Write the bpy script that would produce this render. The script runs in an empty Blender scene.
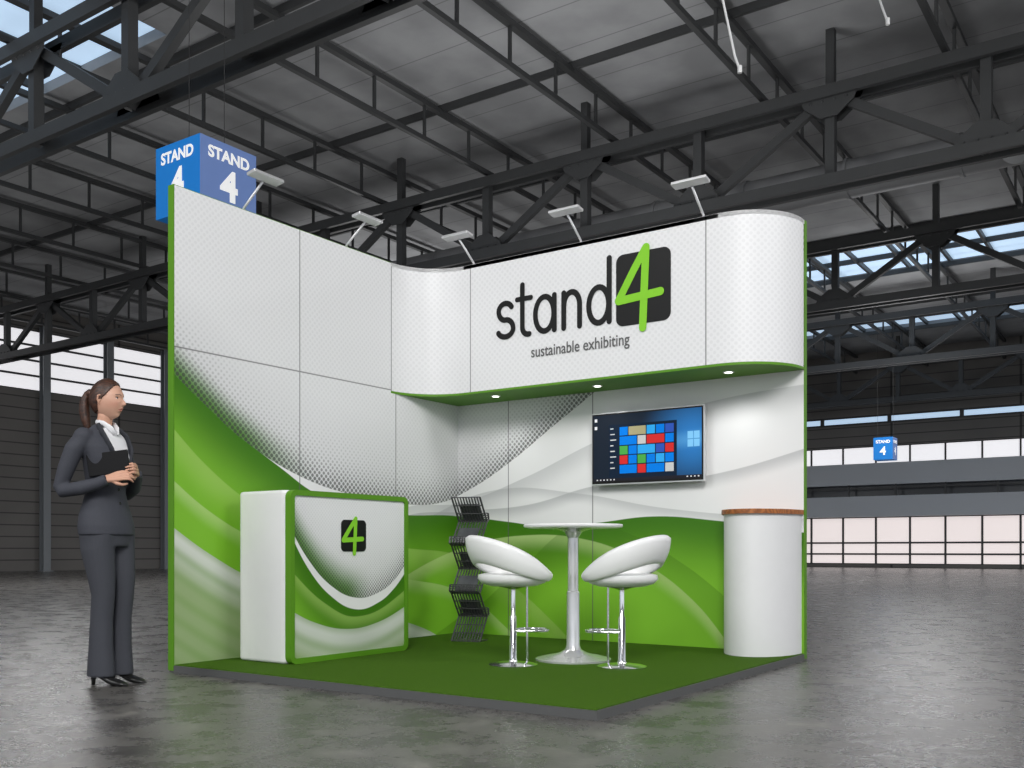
import bpy, math, random, bmesh
from mathutils import Vector, Matrix
random.seed(4)
sc = bpy.context.scene
sc.view_settings.view_transform = 'Standard'
COL = sc.collection

# ------------------------------------------------------------------ node helper
class E:
    def __init__(s, nt, k): s.nt = nt; s.k = k
    def _m(s, op, *a):
        n = s.nt.nodes.new('ShaderNodeMath'); n.operation = op
        for i, x in enumerate(a):
            if isinstance(x, E): s.nt.links.new(x.k, n.inputs[i])
            else: n.inputs[i].default_value = x
        return E(s.nt, n.outputs[0])
    def __add__(s, o): return s._m('ADD', s, o)
    def __radd__(s, o): return s._m('ADD', o, s)
    def __sub__(s, o): return s._m('SUBTRACT', s, o)
    def __rsub__(s, o): return s._m('SUBTRACT', o, s)
    def __mul__(s, o): return s._m('MULTIPLY', s, o)
    def __rmul__(s, o): return s._m('MULTIPLY', o, s)
    def __truediv__(s, o): return s._m('DIVIDE', s, o)
    def abs(s): return s._m('ABSOLUTE', s)
    def fract(s): return s._m('FRACT', s)
    def floor(s): return s._m('FLOOR', s)
    def sqrt(s): return s._m('SQRT', s)
    def min(s, o): return s._m('MINIMUM', s, o)
    def max(s, o): return s._m('MAXIMUM', s, o)
    def ss(s, a, b):
        n = s.nt.nodes.new('ShaderNodeMapRange'); n.interpolation_type = 'SMOOTHSTEP'
        s.nt.links.new(s.k, n.inputs[0])
        n.inputs[1].default_value = a; n.inputs[2].default_value = b
        return E(s.nt, n.outputs[0])
    def curve(s, pts, u0, u1, v0=-1.0, v1=3.0):
        x = (s - u0) / (u1 - u0)
        n = s.nt.nodes.new('ShaderNodeFloatCurve')
        s.nt.links.new(x.k, n.inputs['Value'])
        c = n.mapping.curves[0]
        P = [((a-u0)/(u1-u0), (b-v0)/(v1-v0)) for a, b in pts]
        c.points[0].location = P[0]; c.points[1].location = P[-1]
        for p in P[1:-1]: c.points.new(*p)
        n.mapping.update()
        return E(s.nt, n.outputs[0]) * (v1-v0) + v0

def mixc(nt, f, a, b, mode='MIX'):
    n = nt.nodes.new('ShaderNodeMix'); n.data_type = 'RGBA'; n.blend_type = mode
    for i, x in ((0, f), (6, a), (7, b)):
        if isinstance(x, E): nt.links.new(x.k, n.inputs[i])
        elif i == 0: n.inputs[0].default_value = x
        else: n.inputs[i].default_value = (x[0], x[1], x[2], 1)
    return E(nt, n.outputs[2])
def srgb(r, g, b):
    f = lambda c: (c/255/12.92) if c/255 <= .04045 else ((c/255+.055)/1.055)**2.4
    return (f(r), f(g), f(b))
def new_mat(name):
    m = bpy.data.materials.new(name); m.use_nodes = True
    return m, m.node_tree, m.node_tree.nodes['Principled BSDF']
def noise(nt, scale, detail=3, coord='Object', vec=None, rough=.5):
    n = nt.nodes.new('ShaderNodeTexNoise'); n.inputs['Scale'].default_value = scale
    n.inputs['Detail'].default_value = detail; n.inputs['Roughness'].default_value = rough
    if vec is None:
        tc = nt.nodes.new('ShaderNodeTexCoord'); vec = tc.outputs[coord]
    nt.links.new(vec, n.inputs['Vector'])
    return E(nt, n.outputs['Fac'])
def mat(name, col, rough=.5, metal=0, var=.12, scale=12, emit=0, spec=.5):
    m, nt, b = new_mat(name)
    f = noise(nt, scale)
    c2 = tuple(min(1, c*(1+var)) for c in col); c1 = tuple(c*(1-var) for c in col)
    c = mixc(nt, f, c1, c2)
    nt.links.new(c.k, b.inputs['Base Color'])
    b.inputs['Roughness'].default_value = rough; b.inputs['Metallic'].default_value = metal
    b.inputs['Specular IOR Level'].default_value = spec
    if emit:
        nt.links.new(c.k, b.inputs['Emission Color']); b.inputs['Emission Strength'].default_value = emit
    return m
def sepxyz(nt, sock):
    n = nt.nodes.new('ShaderNodeSeparateXYZ'); nt.links.new(sock, n.inputs[0])
    return [E(nt, o) for o in n.outputs]
def coords(nt, which='Object'):
    tc = nt.nodes.new('ShaderNodeTexCoord'); return sepxyz(nt, tc.outputs[which])

# ------------------------------------------------------------------ mesh helper
class MB:
    def __init__(s): s.v = []; s.f = []; s.m = []; s.cur = 0
    def add(s, vs, fs):
        o = len(s.v); s.v += [tuple(v) for v in vs]
        for f in fs: s.f.append([i+o for i in f]); s.m.append(s.cur)
    def box(s, a, b):
        x0, y0, z0 = a; x1, y1, z1 = b
        s.add([(x0,y0,z0),(x1,y0,z0),(x1,y1,z0),(x0,y1,z0),(x0,y0,z1),(x1,y0,z1),(x1,y1,z1),(x0,y1,z1)],
              [(0,3,2,1),(4,5,6,7),(0,1,5,4),(1,2,6,5),(2,3,7,6),(3,0,4,7)])
    def beam(s, a, b, w, h):
        a = Vector(a); b = Vector(b); d = (b-a).normalized()
        up = Vector((0,0,1)) if abs(d.z) < .95 else Vector((0,1,0))
        r = d.cross(up).normalized(); u = r.cross(d)
        vs = []
        for p in (a, b):
            for i, j in ((-1,-1),(1,-1),(1,1),(-1,1)): vs.append(p + r*i*w/2 + u*j*h/2)
        s.add(vs, [(0,1,2,3),(7,6,5,4),(0,4,5,1),(1,5,6,2),(2,6,7,3),(3,7,4,0)])
    def lathe(s, prof, c=(0,0), n=40, sx=1, sy=1):
        vs = []; fs = []
        for r, z in prof:
            for i in range(n):
                t = 2*math.pi*i/n; vs.append((c[0]+r*sx*math.cos(t), c[1]+r*sy*math.sin(t), z))
        for k in range(len(prof)-1):
            for i in range(n):
                j = (i+1) % n; fs.append((k*n+i, k*n+j, (k+1)*n+j, (k+1)*n+i))
        fs.append(tuple(reversed(range(n)))); fs.append(tuple((len(prof)-1)*n+i for i in range(n)))
        s.add(vs, fs)
    def tube(s, pts, rad, n=12, closed=False):
        pts = [Vector(p) for p in pts]; N = len(pts)
        if not isinstance(rad, (list, tuple)): rad = [rad]*N
        vs = []; fs = []; prev = None
        for k, p in enumerate(pts):
            if closed: d = pts[(k+1) % N]-pts[k-1]
            elif k == 0: d = pts[1]-pts[0]
            elif k == N-1: d = pts[-1]-pts[-2]
            else: d = (pts[k+1]-pts[k]).normalized()+(pts[k]-pts[k-1]).normalized()
            d.normalize()
            if prev is None:
                ref = Vector((0,1,0)) if abs(d.y) < .9 else Vector((1,0,0))
                r = (ref - d*ref.dot(d)).normalized()
            else: r = (prev - d*prev.dot(d)).normalized()
            prev = r; u = d.cross(r)
            ra = rad[k]; a, b = ra if isinstance(ra, tuple) else (ra, ra)
            for i in range(n):
                t = 2*math.pi*i/n; vs.append(p + r*a*math.cos(t) + u*b*math.sin(t))
        for k in range(N if closed else N-1):
            q = (k+1) % N
            for i in range(n):
                j = (i+1) % n; fs.append((k*n+i, k*n+j, q*n+j, q*n+i))
        if not closed:
            fs.append(tuple(reversed(range(n)))); fs.append(tuple((N-1)*n+i for i in range(n)))
        s.add(vs, fs)
    def ball(s, c, r, n=12, sc=(1,1,1)):
        vs = []; fs = []; m = n//2+1
        for k in range(1, m):
            ph = math.pi*k/m
            for i in range(n):
                t = 2*math.pi*i/n
                vs.append((c[0]+r*sc[0]*math.sin(ph)*math.cos(t), c[1]+r*sc[1]*math.sin(ph)*math.sin(t), c[2]-r*sc[2]*math.cos(ph)))
        for k in range(m-2):
            for i in range(n):
                j = (i+1) % n; fs.append((k*n+i, k*n+j, (k+1)*n+j, (k+1)*n+i))
        fs.append(tuple(reversed(range(n)))); fs.append(tuple((m-2)*n+i for i in range(n)))
        s.add(vs, fs)
    def rings(s, rings, n=32):
        vs = []; fs = []
        for z, cx, cy, rx, ry in rings:
            for i in range(n):
                t = 2*math.pi*i/n; vs.append((cx+rx*math.cos(t), cy+ry*math.sin(t), z))
        for k in range(len(rings)-1):
            for i in range(n):
                j = (i+1) % n; fs.append((k*n+i, k*n+j, (k+1)*n+j, (k+1)*n+i))
        fs.append(tuple(reversed(range(n)))); fs.append(tuple((len(rings)-1)*n+i for i in range(n)))
        s.add(vs, fs)
    def prism(s, poly, z0, z1):
        n = len(poly)
        vs = [(x, y, z0) for x, y in poly]+[(x, y, z1) for x, y in poly]
        fs = [tuple(reversed(range(n))), tuple(range(n, 2*n))]
        for i in range(n):
            j = (i+1) % n; fs.append((i, j, n+j, n+i))
        s.add(vs, fs)
    def build(s, name, mats, parent=None, smooth=False, M=None):
        me = bpy.data.meshes.new(name)
        vs = [tuple(M @ Vector(v)) for v in s.v] if M is not None else s.v
        me.from_pydata(vs, [], s.f)
        if not isinstance(mats, (list, tuple)): mats = [mats]
        for m in mats: me.materials.append(m)
        for p, mi in zip(me.polygons, s.m): p.material_index = mi; p.use_smooth = smooth
        me.update()
        ob = bpy.data.objects.new(name, me); COL.objects.link(ob)
        if parent: ob.parent = parent
        return ob

def bevel(ob, w=.01, seg=3):
    m = ob.modifiers.new('bevel', 'BEVEL'); m.width = w; m.segments = seg; m.limit_method = 'ANGLE'
    return ob
def autosmooth(ob, ang=40):
    for p in ob.data.polygons: p.use_smooth = True
    try: ob.data.set_sharp_from_angle(angle=math.radians(ang))
    except Exception: pass
    return ob
def remesh(ob, vox, smooth=4, fac=.5):
    m = ob.modifiers.new('remesh', 'REMESH'); m.mode = 'VOXEL'; m.voxel_size = vox; m.use_smooth_shade = True
    if smooth:
        k = ob.modifiers.new('smooth', 'SMOOTH'); k.iterations = smooth; k.factor = fac
    return ob
def empty(name, loc=(0,0,0), rz=0, parent=None):
    e = bpy.data.objects.new(name, None); e.empty_display_size = .2
    e.location = loc; e.rotation_euler = (0,0,rz); COL.objects.link(e)
    if parent: e.parent = parent
    return e
def text(name, body, loc, rot, size, m, parent, xs=1.0, bold=0, align='LEFT', extrude=.001):
    cu = bpy.data.curves.new(name, 'FONT'); cu.body = body; cu.size = size; cu.offset = bold
    cu.align_x = align; cu.extrude = extrude; cu.materials.append(m)
    o = bpy.data.objects.new(name, cu); COL.objects.link(o)
    o.location = loc; o.rotation_euler = rot; o.scale = (xs, 1, 1); o.parent = parent
    return o
def planeM(origin, facing):
    if facing == '-Y': c = [Vector((1,0,0)), Vector((0,0,1)), Vector((0,-1,0))]
    else: c = [Vector((0,1,0)), Vector((0,0,1)), Vector((1,0,0))]
    M = Matrix((c[0], c[1], c[2])).transposed().to_4x4(); M.translation = Vector(origin)
    return M
def stroke(mb, pts, r, t=.003, n=14):
    P = [Vector(p) for p in pts]; N = len(P)
    closed = (P[0]-P[-1]).length < 1e-5
    if closed: P = P[:-1]; N -= 1
    L = []; R = []
    for i, p in enumerate(P):
        a = P[i-1] if (i or closed) else None
        b = P[(i+1) % N] if (i < N-1 or closed) else None
        d1 = (p-a).normalized() if a is not None else None; d2 = (b-p).normalized() if b is not None else None
        d = (d1+d2).normalized() if d1 is not None and d2 is not None else (d1 if d1 is not None else d2)
        k = 1.0
        if d1 is not None and d2 is not None: k = 1/max(.5, d.dot(d1))
        nx = Vector((-d.y, d.x))*r*k; L.append(p+nx); R.append(p-nx)
    vs = [(v.x, v.y, t) for v in L]+[(v.x, v.y, t) for v in R]
    fs = [(i, i+N, (i+1)%N+N, (i+1)%N) for i in range(N if closed else N-1)]
    mb.add(vs, fs)
    if not closed:
        for p, q in ((P[0], P[1]), (P[-1], P[-2])):
            d = (p-q).normalized(); a0 = math.atan2(d.y, d.x)-math.pi/2
            mb.add([(p.x+r*math.cos(a0+math.pi*i/n), p.y+r*math.sin(a0+math.pi*i/n), t) for i in range(n+1)], [tuple(range(n+1))])
def arc(cx, cy, rx, ry, a0, a1, n=18):
    return [(cx+rx*math.cos(math.radians(a0+(a1-a0)*i/n)), cy+ry*math.sin(math.radians(a0+(a1-a0)*i/n))) for i in range(n+1)]
def rrect(w, h, r, n=6):
    p = []
    for cx, cy, a in ((w-r, r, -90), (w-r, h-r, 0), (r, h-r, 90), (r, r, 180)):
        p += arc(cx, cy, r, r, a, a+90, n)
    return p

# ------------------------------------------------------------------ materials
m_black = mat('logo_black', (.006,.006,.006), .45, spec=.25)
m_green = mat('trim_green', srgb(88,142,28), .5, var=.04, spec=.3)
m_lime = mat('logo_lime', srgb(135,205,50), .5, var=.03, spec=.2)
m_white = mat('laminate_white', (.81,.81,.81), .3, var=.02)
m_grey = mat('text_grey', (.1,.1,.1), .5)
m_alu = mat('brushed_aluminium', (.68,.68,.69), .35, .6, var=.05)
m_chrome = mat('chrome', (.85,.85,.87), .12, 1, var=.03)
m_steel = mat('painted_dark_steel', srgb(60,61,62), .5, var=.15, scale=3)
m_plat = mat('platform_edge_grey', srgb(85,86,86), .5, var=.05)
m_rack = mat('rack_black_plastic', (.02,.02,.022), .3)

def graphic(name, B, T, L, arcs, greys, U, seams_u, seams_v, s=.05, fade=.5, gdot=1.3, strength=1.0):
    m, nt, b = new_mat(name)
    uvn = nt.nodes.new('ShaderNodeUVMap'); uvn.uv_map = 'UVMap'
    u, v, _ = sepxyz(nt, uvn.outputs[0])
    a = (u/s).fract()-.5; c = (v/s).fract()-.5
    d1 = (a*a+c*c).sqrt()
    a2 = (u/s+.5).fract()-.5; c2 = (v/s+.5).fract()-.5
    dd = d1.min((a2*a2+c2*c2).sqrt())
    base = mixc(nt, 1-dd.ss(.15,.32), (.80,.80,.81), (.735,.735,.745))
    if B:
        b_ = u.curve(B, *U); t_ = u.curve(T, *U); l_ = u.curve(L, *U)
        h = v - b_
        inten = (1-(h/fade)).max(0.0).min(1.0)
        up = mixc(nt, inten*.34*strength, base, (.40,.40,.41))
        gf = (1-h.ss(.02, .26))*(1-u.ss(.5, gdot))
        up = mixc(nt, gf*.95, up, srgb(72,126,22))
        rad = inten*.32
        dk = 1-((dd-rad)*1.0).ss(-.05,.04)
        up = mixc(nt, dk*(inten.ss(.1,.6)*.18+inten.ss(.55,1.0)*.62), up, (.05,.055,.05))
        low = mixc(nt, 0.0, (.80,.80,.80), (.8,.8,.8))
        for g in greys:
            gv = u.curve(g[0], *U) - v
            low = mixc(nt, gv.ss(-.004,.004)*(1-gv.ss(0, g[1]))*g[2], low, (.36,.37,.38))
        depth = t_-v
        gcol = mixc(nt, depth.ss(0,.55), srgb(62,116,18), srgb(124,184,48))
        for a in arcs:
            av = u.curve(a[0], *U)-v
            gcol = mixc(nt, av.ss(-.004,.004)*(1-av.ss(0, a[1]))*a[2], gcol, a[3])
        low = mixc(nt, depth.ss(-.003,.003), low, gcol)
        lw = l_-v
        rib = mixc(nt, lw.ss(0,.35), (.66,.69,.64), srgb(150,172,122))
        st = ((lw*7.0).fract()-.5).abs()
        rib = mixc(nt, st.ss(.1,.5)*.45, rib, srgb(120,156,84))
        low = mixc(nt, lw.ss(-.003,.003), low, rib)
        c = mixc(nt, h.ss(-.003,.003), low, up)
    else:
        c = base
    line = None
    for su in seams_u:
        x = 1-(u-su).abs().ss(.003,.0065); line = x if line is None else line.max(x)
    for sv in seams_v:
        x = 1-(v-sv).abs().ss(.003,.0065); line = x if line is None else line.max(x)
    if line is not None: c = mixc(nt, line*.75, c, (.10,.10,.10))
    nt.links.new(c.k, b.inputs['Base Color'])
    b.inputs['Roughness'].default_value = .42; b.inputs['Specular IOR Level'].default_value = .25
    return m

Bp = [(0,1.90),(.23,1.74),(.56,1.53),(1.1,1.31),(1.6,1.21),(2.2,1.16),(2.7,1.19),(3.1,1.32),(3.5,1.52),(3.95,1.80),(4.4,2.08),(5.0,2.5),(6.1,2.9)]
Tp = [(0,1.91),(.23,1.75),(.56,1.54),(.9,1.36),(1.2,1.21),(1.6,1.10),(2.2,1.07),(2.95,1.08),(3.5,1.02),(3.95,.97),(4.4,1.0),(4.9,1.04),(5.4,1.0),(6.1,.9)]
Lp = [(0,.92),(.3,.74),(.6,.6),(1.1,.46),(1.6,.35),(2.2,.2),(2.7,.02),(3.1,-.3),(6.1,-.9)]
arcs = [([(0,1.55),(.3,1.30),(.6,1.12),(1.2,.9),(2.2,.80),(3.0,.72),(3.5,.5),(4.0,.15),(4.4,-.2),(6.1,-.8)], .28, .5, srgb(170,206,108)),
        ([(0,1.22),(.3,1.02),(.6,.88),(1.2,.7),(2.2,.55),(3.0,.4),(3.5,.1),(4.0,-.3),(6.1,-.8)], .14, .5, srgb(195,218,150)),
        ([(0,-.5),(2.2,.55),(3.0,.8),(3.6,.9),(4.3,.86),(4.8,.68),(5.2,.42),(5.5,.1),(5.8,-.3),(6.1,-.5)], .16, .7, srgb(190,216,140)),
        ([(0,-.5),(3.0,.2),(3.6,.6),(4.3,1.0),(4.7,.9),(5.1,.7),(5.5,.42),(6.1,-.1)], .5, .35, srgb(60,108,18))]
greys = [([(0,0),(2.2,1.12),(3.0,1.2),(3.7,1.4),(4.4,1.66),(5.2,1.86),(6.1,1.95)], .22, .45),
         ([(0,0),(2.2,1.05),(3.0,1.12),(3.7,1.16),(4.4,1.3),(5.2,1.32),(6.1,1.5)], .12, .6),
         ([(0,0),(2.6,1.08),(3.4,1.3),(4.2,1.24),(5.0,1.10),(6.1,1.0)], .10, .45)]
m_wall = graphic('printed_wall_graphic', Bp, Tp, Lp, arcs, greys, (0,6.1), [1.07,2.12,3.5,4.34], [2.08], fade=.68, s=.046)
m_head = graphic('header_graphic', None, None, None, [], [], (0,4), [0.006,.73,2.785], [])

# ------------------------------------------------------------------ exhibition stand
W, D, H, PZ, HZ = 3.13, 2.95, 3.11, .05, 2.07
stand = empty('exhibition_stand')
m_carpet, nt, b = new_mat('green_carpet')
f1 = noise(nt, 260, 2); f2 = noise(nt, 3, 3)
c = mixc(nt, f1.ss(.25,.75), srgb(38,66,12), srgb(92,132,34)); c = mixc(nt, f2*.4, c, srgb(60,98,20))
nt.links.new(c.k, b.inputs['Base Color']); b.inputs['Roughness'].default_value = .95; b.inputs['Specular IOR Level'].default_value = .1
bn = nt.nodes.new('ShaderNodeBump'); bn.inputs['Strength'].default_value = .6; bn.inputs['Distance'].default_value = .01
nt.links.new(f1.k, bn.inputs['Height']); nt.links.new(bn.outputs[0], b.inputs['Normal'])
mb = MB(); mb.box((0,0,0), (W,D+.05,PZ-.006)); mb.build('platform', m_plat, stand)
mb = MB(); mb.box((.012,.012,PZ-.006), (W-.012,D,PZ)); mb.build('carpet', m_carpet, stand)

def uvpanel(name, quad, uv, m, parent):
    me = bpy.data.meshes.new(name); me.from_pydata(quad, [], [(0,1,2,3)])
    l = me.uv_layers.new(name='UVMap')
    for i, q in enumerate(uv): l.data[i].uv = q
    me.materials.append(m); o = bpy.data.objects.new(name, me); COL.objects.link(o); o.parent = parent; return o
XL = .045
mb = MB(); mb.box((-.012,-.002,.012), (XL-.002,D+.05,H)); mb.build('side_wall_core', m_green, stand)
uvpanel('side_wall_print', [(XL,.004,PZ),(XL,D,PZ),(XL,D,H-.004),(XL,.004,H-.004)], [(0,PZ),(D,PZ),(D,H),(0,H)], m_wall, stand)
mb = MB(); mb.box((XL-.002,D+.002,.012), (W+.002,D+.05,H)); mb.build('back_wall_core', m_green, stand)
uvpanel('back_wall_print', [(XL,D,PZ),(W-.004,D,PZ),(W-.004,D,H),(XL,D,H)], [(D,PZ),(D+W,PZ),(D+W,H),(D,H)], m_wall, stand)
R1 = .42; YH = 2.48; R2 = .45
path = [(XL, YH-R1)]
path += [(XL+R1-R1*math.cos(math.radians(a)), YH-R1+R1*math.sin(math.radians(a))) for a in range(5, 91, 5)]
path += [(XL+R1+(W-R2-XL-R1)*i/12, YH) for i in range(1, 13)]
path += [(W-R2+R2*math.sin(math.radians(a)), YH+R2-R2*math.cos(math.radians(a))) for a in range(5, 91, 5)]
vs = []; fs = []; L = 0; Ls = []
for i, p in enumerate(path):
    if i: L += math.dist(p, path[i-1])
    Ls.append(L); vs += [(p[0],p[1],HZ), (p[0],p[1],H)]
me = bpy.data.meshes.new('header_print')
for i in range(len(path)-1): fs.append((2*i, 2*i+2, 2*i+3, 2*i+1))
me.from_pydata(vs, [], fs); ly = me.uv_layers.new(name='UVMap')
for p in me.polygons:
    p.use_smooth = True
    for li in p.loop_indices:
        vi = me.loops[li].vertex_index; ly.data[li].uv = (Ls[vi//2], vs[vi][2])
me.materials.append(m_head); o = bpy.data.objects.new('header_print', me); COL.objects.link(o); o.parent = stand
poly = path + [(W,D-.001),(XL,D-.001)]
mb = MB(); mb.prism(poly, HZ-.018, HZ); mb.build('header_soffit', m_green, stand)
mb = MB(); mb.prism(poly, H-.03, H-.001); mb.build('header_cap', m_white, stand)
m_lamp = mat('lamp_glow', (1,1,.95), .4, emit=4)
for i, (x, y) in enumerate(((.66,2.66),(1.60,2.70),(2.66,2.72))):
    mb = MB(); mb.lathe([(.04,HZ-.024),(.04,HZ-.018)], (x,y), 24); mb.build('downlight_rim_%d' % i, m_alu, stand)
    mb = MB(); mb.lathe([(.027,HZ-.026),(.027,HZ-.0245)], (x,y), 24); mb.build('downlight_%d' % i, m_lamp, stand)
    ld = bpy.data.lights.new('downlight_bulb', 'SPOT'); ld.energy = 5; ld.spot_size = 2.2; ld.spot_blend = .9; ld.shadow_soft_size = .04
    lo = bpy.data.objects.new('downlight_bulb_%d' % i, ld); lo.location = (x,y,HZ-.04); COL.objects.link(lo); lo.parent = stand

def logo4(name, M, w, h, parent):
    mb = MB(); p = rrect(w, h, w*.13)
    mb.add([(x,y,.004) for x,y in p]+[(x,y,0) for x,y in p], [tuple(range(len(p)))]+[(i+len(p),(i+1)%len(p)+len(p),(i+1)%len(p),i) for i in range(len(p))])
    mb.build(name+'_tile', m_black, parent, M=M)
    mb = MB(); r = w*.068
    stroke(mb, [(w*.56,h*1.04),(w*.50,-h*.06)], r, .008)
    stroke(mb, [(w*.55,h*1.03),(w*.34,h*.76),(w*.05,h*.36)], r, .0088)
    stroke(mb, [(w*.06,h*.355),(w*.82,h*.40)], r, .0096)
    mb.build(name+'_numeral', m_lime, parent, M=M)
M = planeM((0,YH-.002,0), '-Y')
zb, xh = 2.455, .31; r = .022; mb = MB()
X = .80+r
s1 = arc(X+.065, zb+xh*.74, .065, xh*.26-r, 25, 180, 10)+arc(X+.065, zb+xh*.74, .065, xh*.24, 180, 262, 6)[1:]+arc(X+.065, zb+xh*.27, .075, xh*.24, 78, 0, 6)+arc(X+.065, zb+xh*.27, .075, xh*.27-r, 0, -155, 10)[1:]
stroke(mb, s1, r)
X = 1.02; stroke(mb, [(X+.03,zb+xh*1.32),(X+.03,zb+.075)]+arc(X+.085, zb+.075, .055, .058, 180, 280, 8)[1:], r); stroke(mb, [(X-.02,zb+xh*.97),(X+.11,zb+xh*.97)], r*.9, .0036)
X = 1.16+r; stroke(mb, arc(X+.075, zb+xh/2, .085, xh/2-r, 0, 360, 30), r); stroke(mb, [(X+.165,zb+xh-r),(X+.165,zb+r)], r, .0036)
X = 1.41+r; stroke(mb, [(X,zb+xh-r),(X,zb+r)], r, .0036); stroke(mb, arc(X+.07, zb+xh*.6, .07, xh*.4-r, 180, 0, 14)+[(X+.14,zb+r)], r)
X = 1.635+r; stroke(mb, arc(X+.08, zb+xh/2, .085, xh/2-r, 0, 360, 30), r); stroke(mb, [(X+.17,zb+.49),(X+.17,zb+r)], r, .0036)
mb.build('logo_lettering', m_black, stand, M=M)
logo4('logo', planeM((1.885,YH-.002,2.425), '-Y'), .44, .525, stand)
text('tagline', 'sustainable exhibiting', (1.13,YH-.004,2.285), (math.pi/2,0,0), .125, m_grey, stand, xs=.81, bold=.0008)

def arm_light(base, outv):
    e = empty('arm_spotlight'); b = Vector(base); o = Vector(outv)
    side = Vector((-o.y, o.x, 0)); up = Vector((0,0,1))
    mb = MB(); mb.beam(b-o*.03-up*.08, b-o*.03+up*.02, .03, .02)
    mb.tube([b-o*.03, b-o*.02+up*.03, b+o*.17+up*.17], .009, 8); mb.build('arm', m_alu, e, True)
    c = b+o*.2+up*.19; mb = MB()
    d = (o*.95+up*.15).normalized(); n = side.cross(d)
    vs = [c+side*i*.13+d*j*.042+n*k*.011 for k in (-1,1) for i, j in ((-1,-1),(1,-1),(1,1),(-1,1))]
    mb.add(vs, [(0,3,2,1),(4,5,6,7),(0,1,5,4),(1,2,6,5),(2,3,7,6),(3,0,4,7)])
    bevel(mb.build('head', m_alu, e), .005)
arm_light((.02,.60,H), (1,0,0)); arm_light((.02,1.60,H), (1,0,0))
for x in (.53,1.55,2.55): arm_light((x,YH+.03,H), (0,-1,0))

# ------------------------------------------------------------------ counter
cnt = empty('reception_counter')
cB = [(0,.80),(.15,.62),(.35,.46),(.6,.37),(.85,.40),(1.0,.47),(1.13,.58)]
cT = [(0,.76),(.15,.56),(.35,.39),(.6,.29),(.85,.33),(1.0,.41),(1.13,.52)]
cL = [(0,.30),(.2,.22),(.5,.16),(.8,.18),(1.13,.28)]
m_cnt = graphic('counter_graphic', cB, cT, cL, [([(0,.55),(.3,.34),(.6,.24),(1.13,.40)], .12, .5, srgb(170,206,108))], [], (0,1.13), [], [], s=.027, fade=.45, gdot=.8, strength=.8)
x0, x1, y0, y1, z0, z1 = .16, .67, .41, 1.55, PZ, 1.165
mb = MB(); p = [(x0+a, y0+b_) for a, b_ in rrect(x1-.05-x0, y1-y0, .045)]
mb.prism(p, z0, z1); o = mb.build('body', m_white, cnt); bevel(autosmooth(o, 50), .02, 4)
mb = MB(); fr = [(x1-.05, y0+a, z0+b_) for a, b_ in rrect(y1-y0, z1-z0, .05)]; n = len(fr)
fi = [(x1, y0+.035+a, z0+.035+b_) for a, b_ in rrect(y1-y0-.07, z1-z0-.07, .02)]
fo = [(x1, y, z) for _, y, z in fr]; fi2 = [(x1-.014, y, z) for _, y, z in fi]
mb.add(fr+fo+fi+fi2, [tuple(reversed(range(n)))]+[f for i in range(n) for j in [(i+1)%n] for f in ((i,j,n+j,n+i),(n+i,n+j,2*n+j,2*n+i),(2*n+i,2*n+j,3*n+j,3*n+i))])
mb.build('green_frame', m_green, cnt)
ya, yb, za, zb2 = y0+.035, y1-.035, z0+.035, z1-.035
uvpanel('front_print', [(x1-.012,ya,za),(x1-.012,yb,za),(x1-.012,yb,zb2),(x1-.012,ya,zb2)], [(0,0),(1.13,0),(1.13,1.05),(0,1.05)], m_cnt, cnt)
logo4('logo', planeM((x1-.011,.87,.77), '+X'), .24, .215, cnt)

# ------------------------------------------------------------------ curved cabinet
cab = empty('curved_storage_cabinet')
m_wood, nt, b = new_mat('brown_wood')
x, y, z = coords(nt); n_ = noise(nt, 8, 4)
c = mixc(nt, ((y*40.0+n_*6.0).fract()-.5).abs().ss(0,.5), srgb(128,72,30), srgb(178,108,54)); nt.links.new(c.k, b.inputs['Base Color']); b.inputs['Roughness'].default_value = .5
def ell(rx, ry, cx=2.85, y=D-.003): return [(cx+rx*math.cos(math.radians(a)), y+ry*math.sin(math.radians(a))) for a in range(180, 361, 5)]
mb = MB(); mb.prism(ell(.262,.44), PZ, 1.03); autosmooth(mb.build('body', mat('cabinet_white', (.77,.77,.775), .45, var=.02), cab))
mb = MB(); mb.prism(ell(.277,.465), 1.03, 1.062); autosmooth(mb.build('wood_top', m_wood, cab))

# ------------------------------------------------------------------ television
tv = empty('wall_television')
TX0, TX1, TZ0, TZ1, TY = 1.455, 2.415, 1.29, 1.86, D-.09
mb = MB(); mb.box((TX0,TY,TZ0), (TX1,TY+.035,TZ1)); bevel(mb.build('case', mat('tv_silver', (.6,.61,.62), .3, .5), tv), .004)
mb = MB(); mb.box((TX0+.25,TY+.035,TZ0+.12), (TX1-.25,D-.002,TZ1-.12)); mb.build('wall_bracket', m_rack, tv)
mb = MB(); mb.box((TX0+.008,TY-.003,TZ0+.012), (TX1-.008,TY+.001,TZ1-.008)); mb.build('bezel', m_black, tv)
m_scr, nt, b = new_mat('screen_desktop')
x, y, z = coords(nt)
dx = (x-2.33); dz = (z-1.61); dist = (dx*dx+dz*dz*1.2).sqrt()
c = mixc(nt, 1-dist.ss(0,.5), (.002,.010,.024), (.02,.20,.55))
c = mixc(nt, (1-(dz-dx*.05).abs().ss(.0,.09))*dx.ss(-.5,.05)*.4, c, (.15,.5,.85))
lx = ((x-2.33)/.05).abs(); lz = ((z-1.61)/.06).abs()
pane = (1-lx.max(lz).ss(.93,1.0))*((lx.min(lz)).ss(.03,.08))
c = mixc(nt, pane*.85, c, (.25,.65,1.0))
nt.links.new(c.k, b.inputs['Emission Color']); b.inputs['Base Color'].default_value = (.004,.004,.005,1); b.inputs['Emission Strength'].default_value = 1.0; b.inputs['Roughness'].default_value = .5; b.inputs['Specular IOR Level'].default_value = .2
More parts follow.
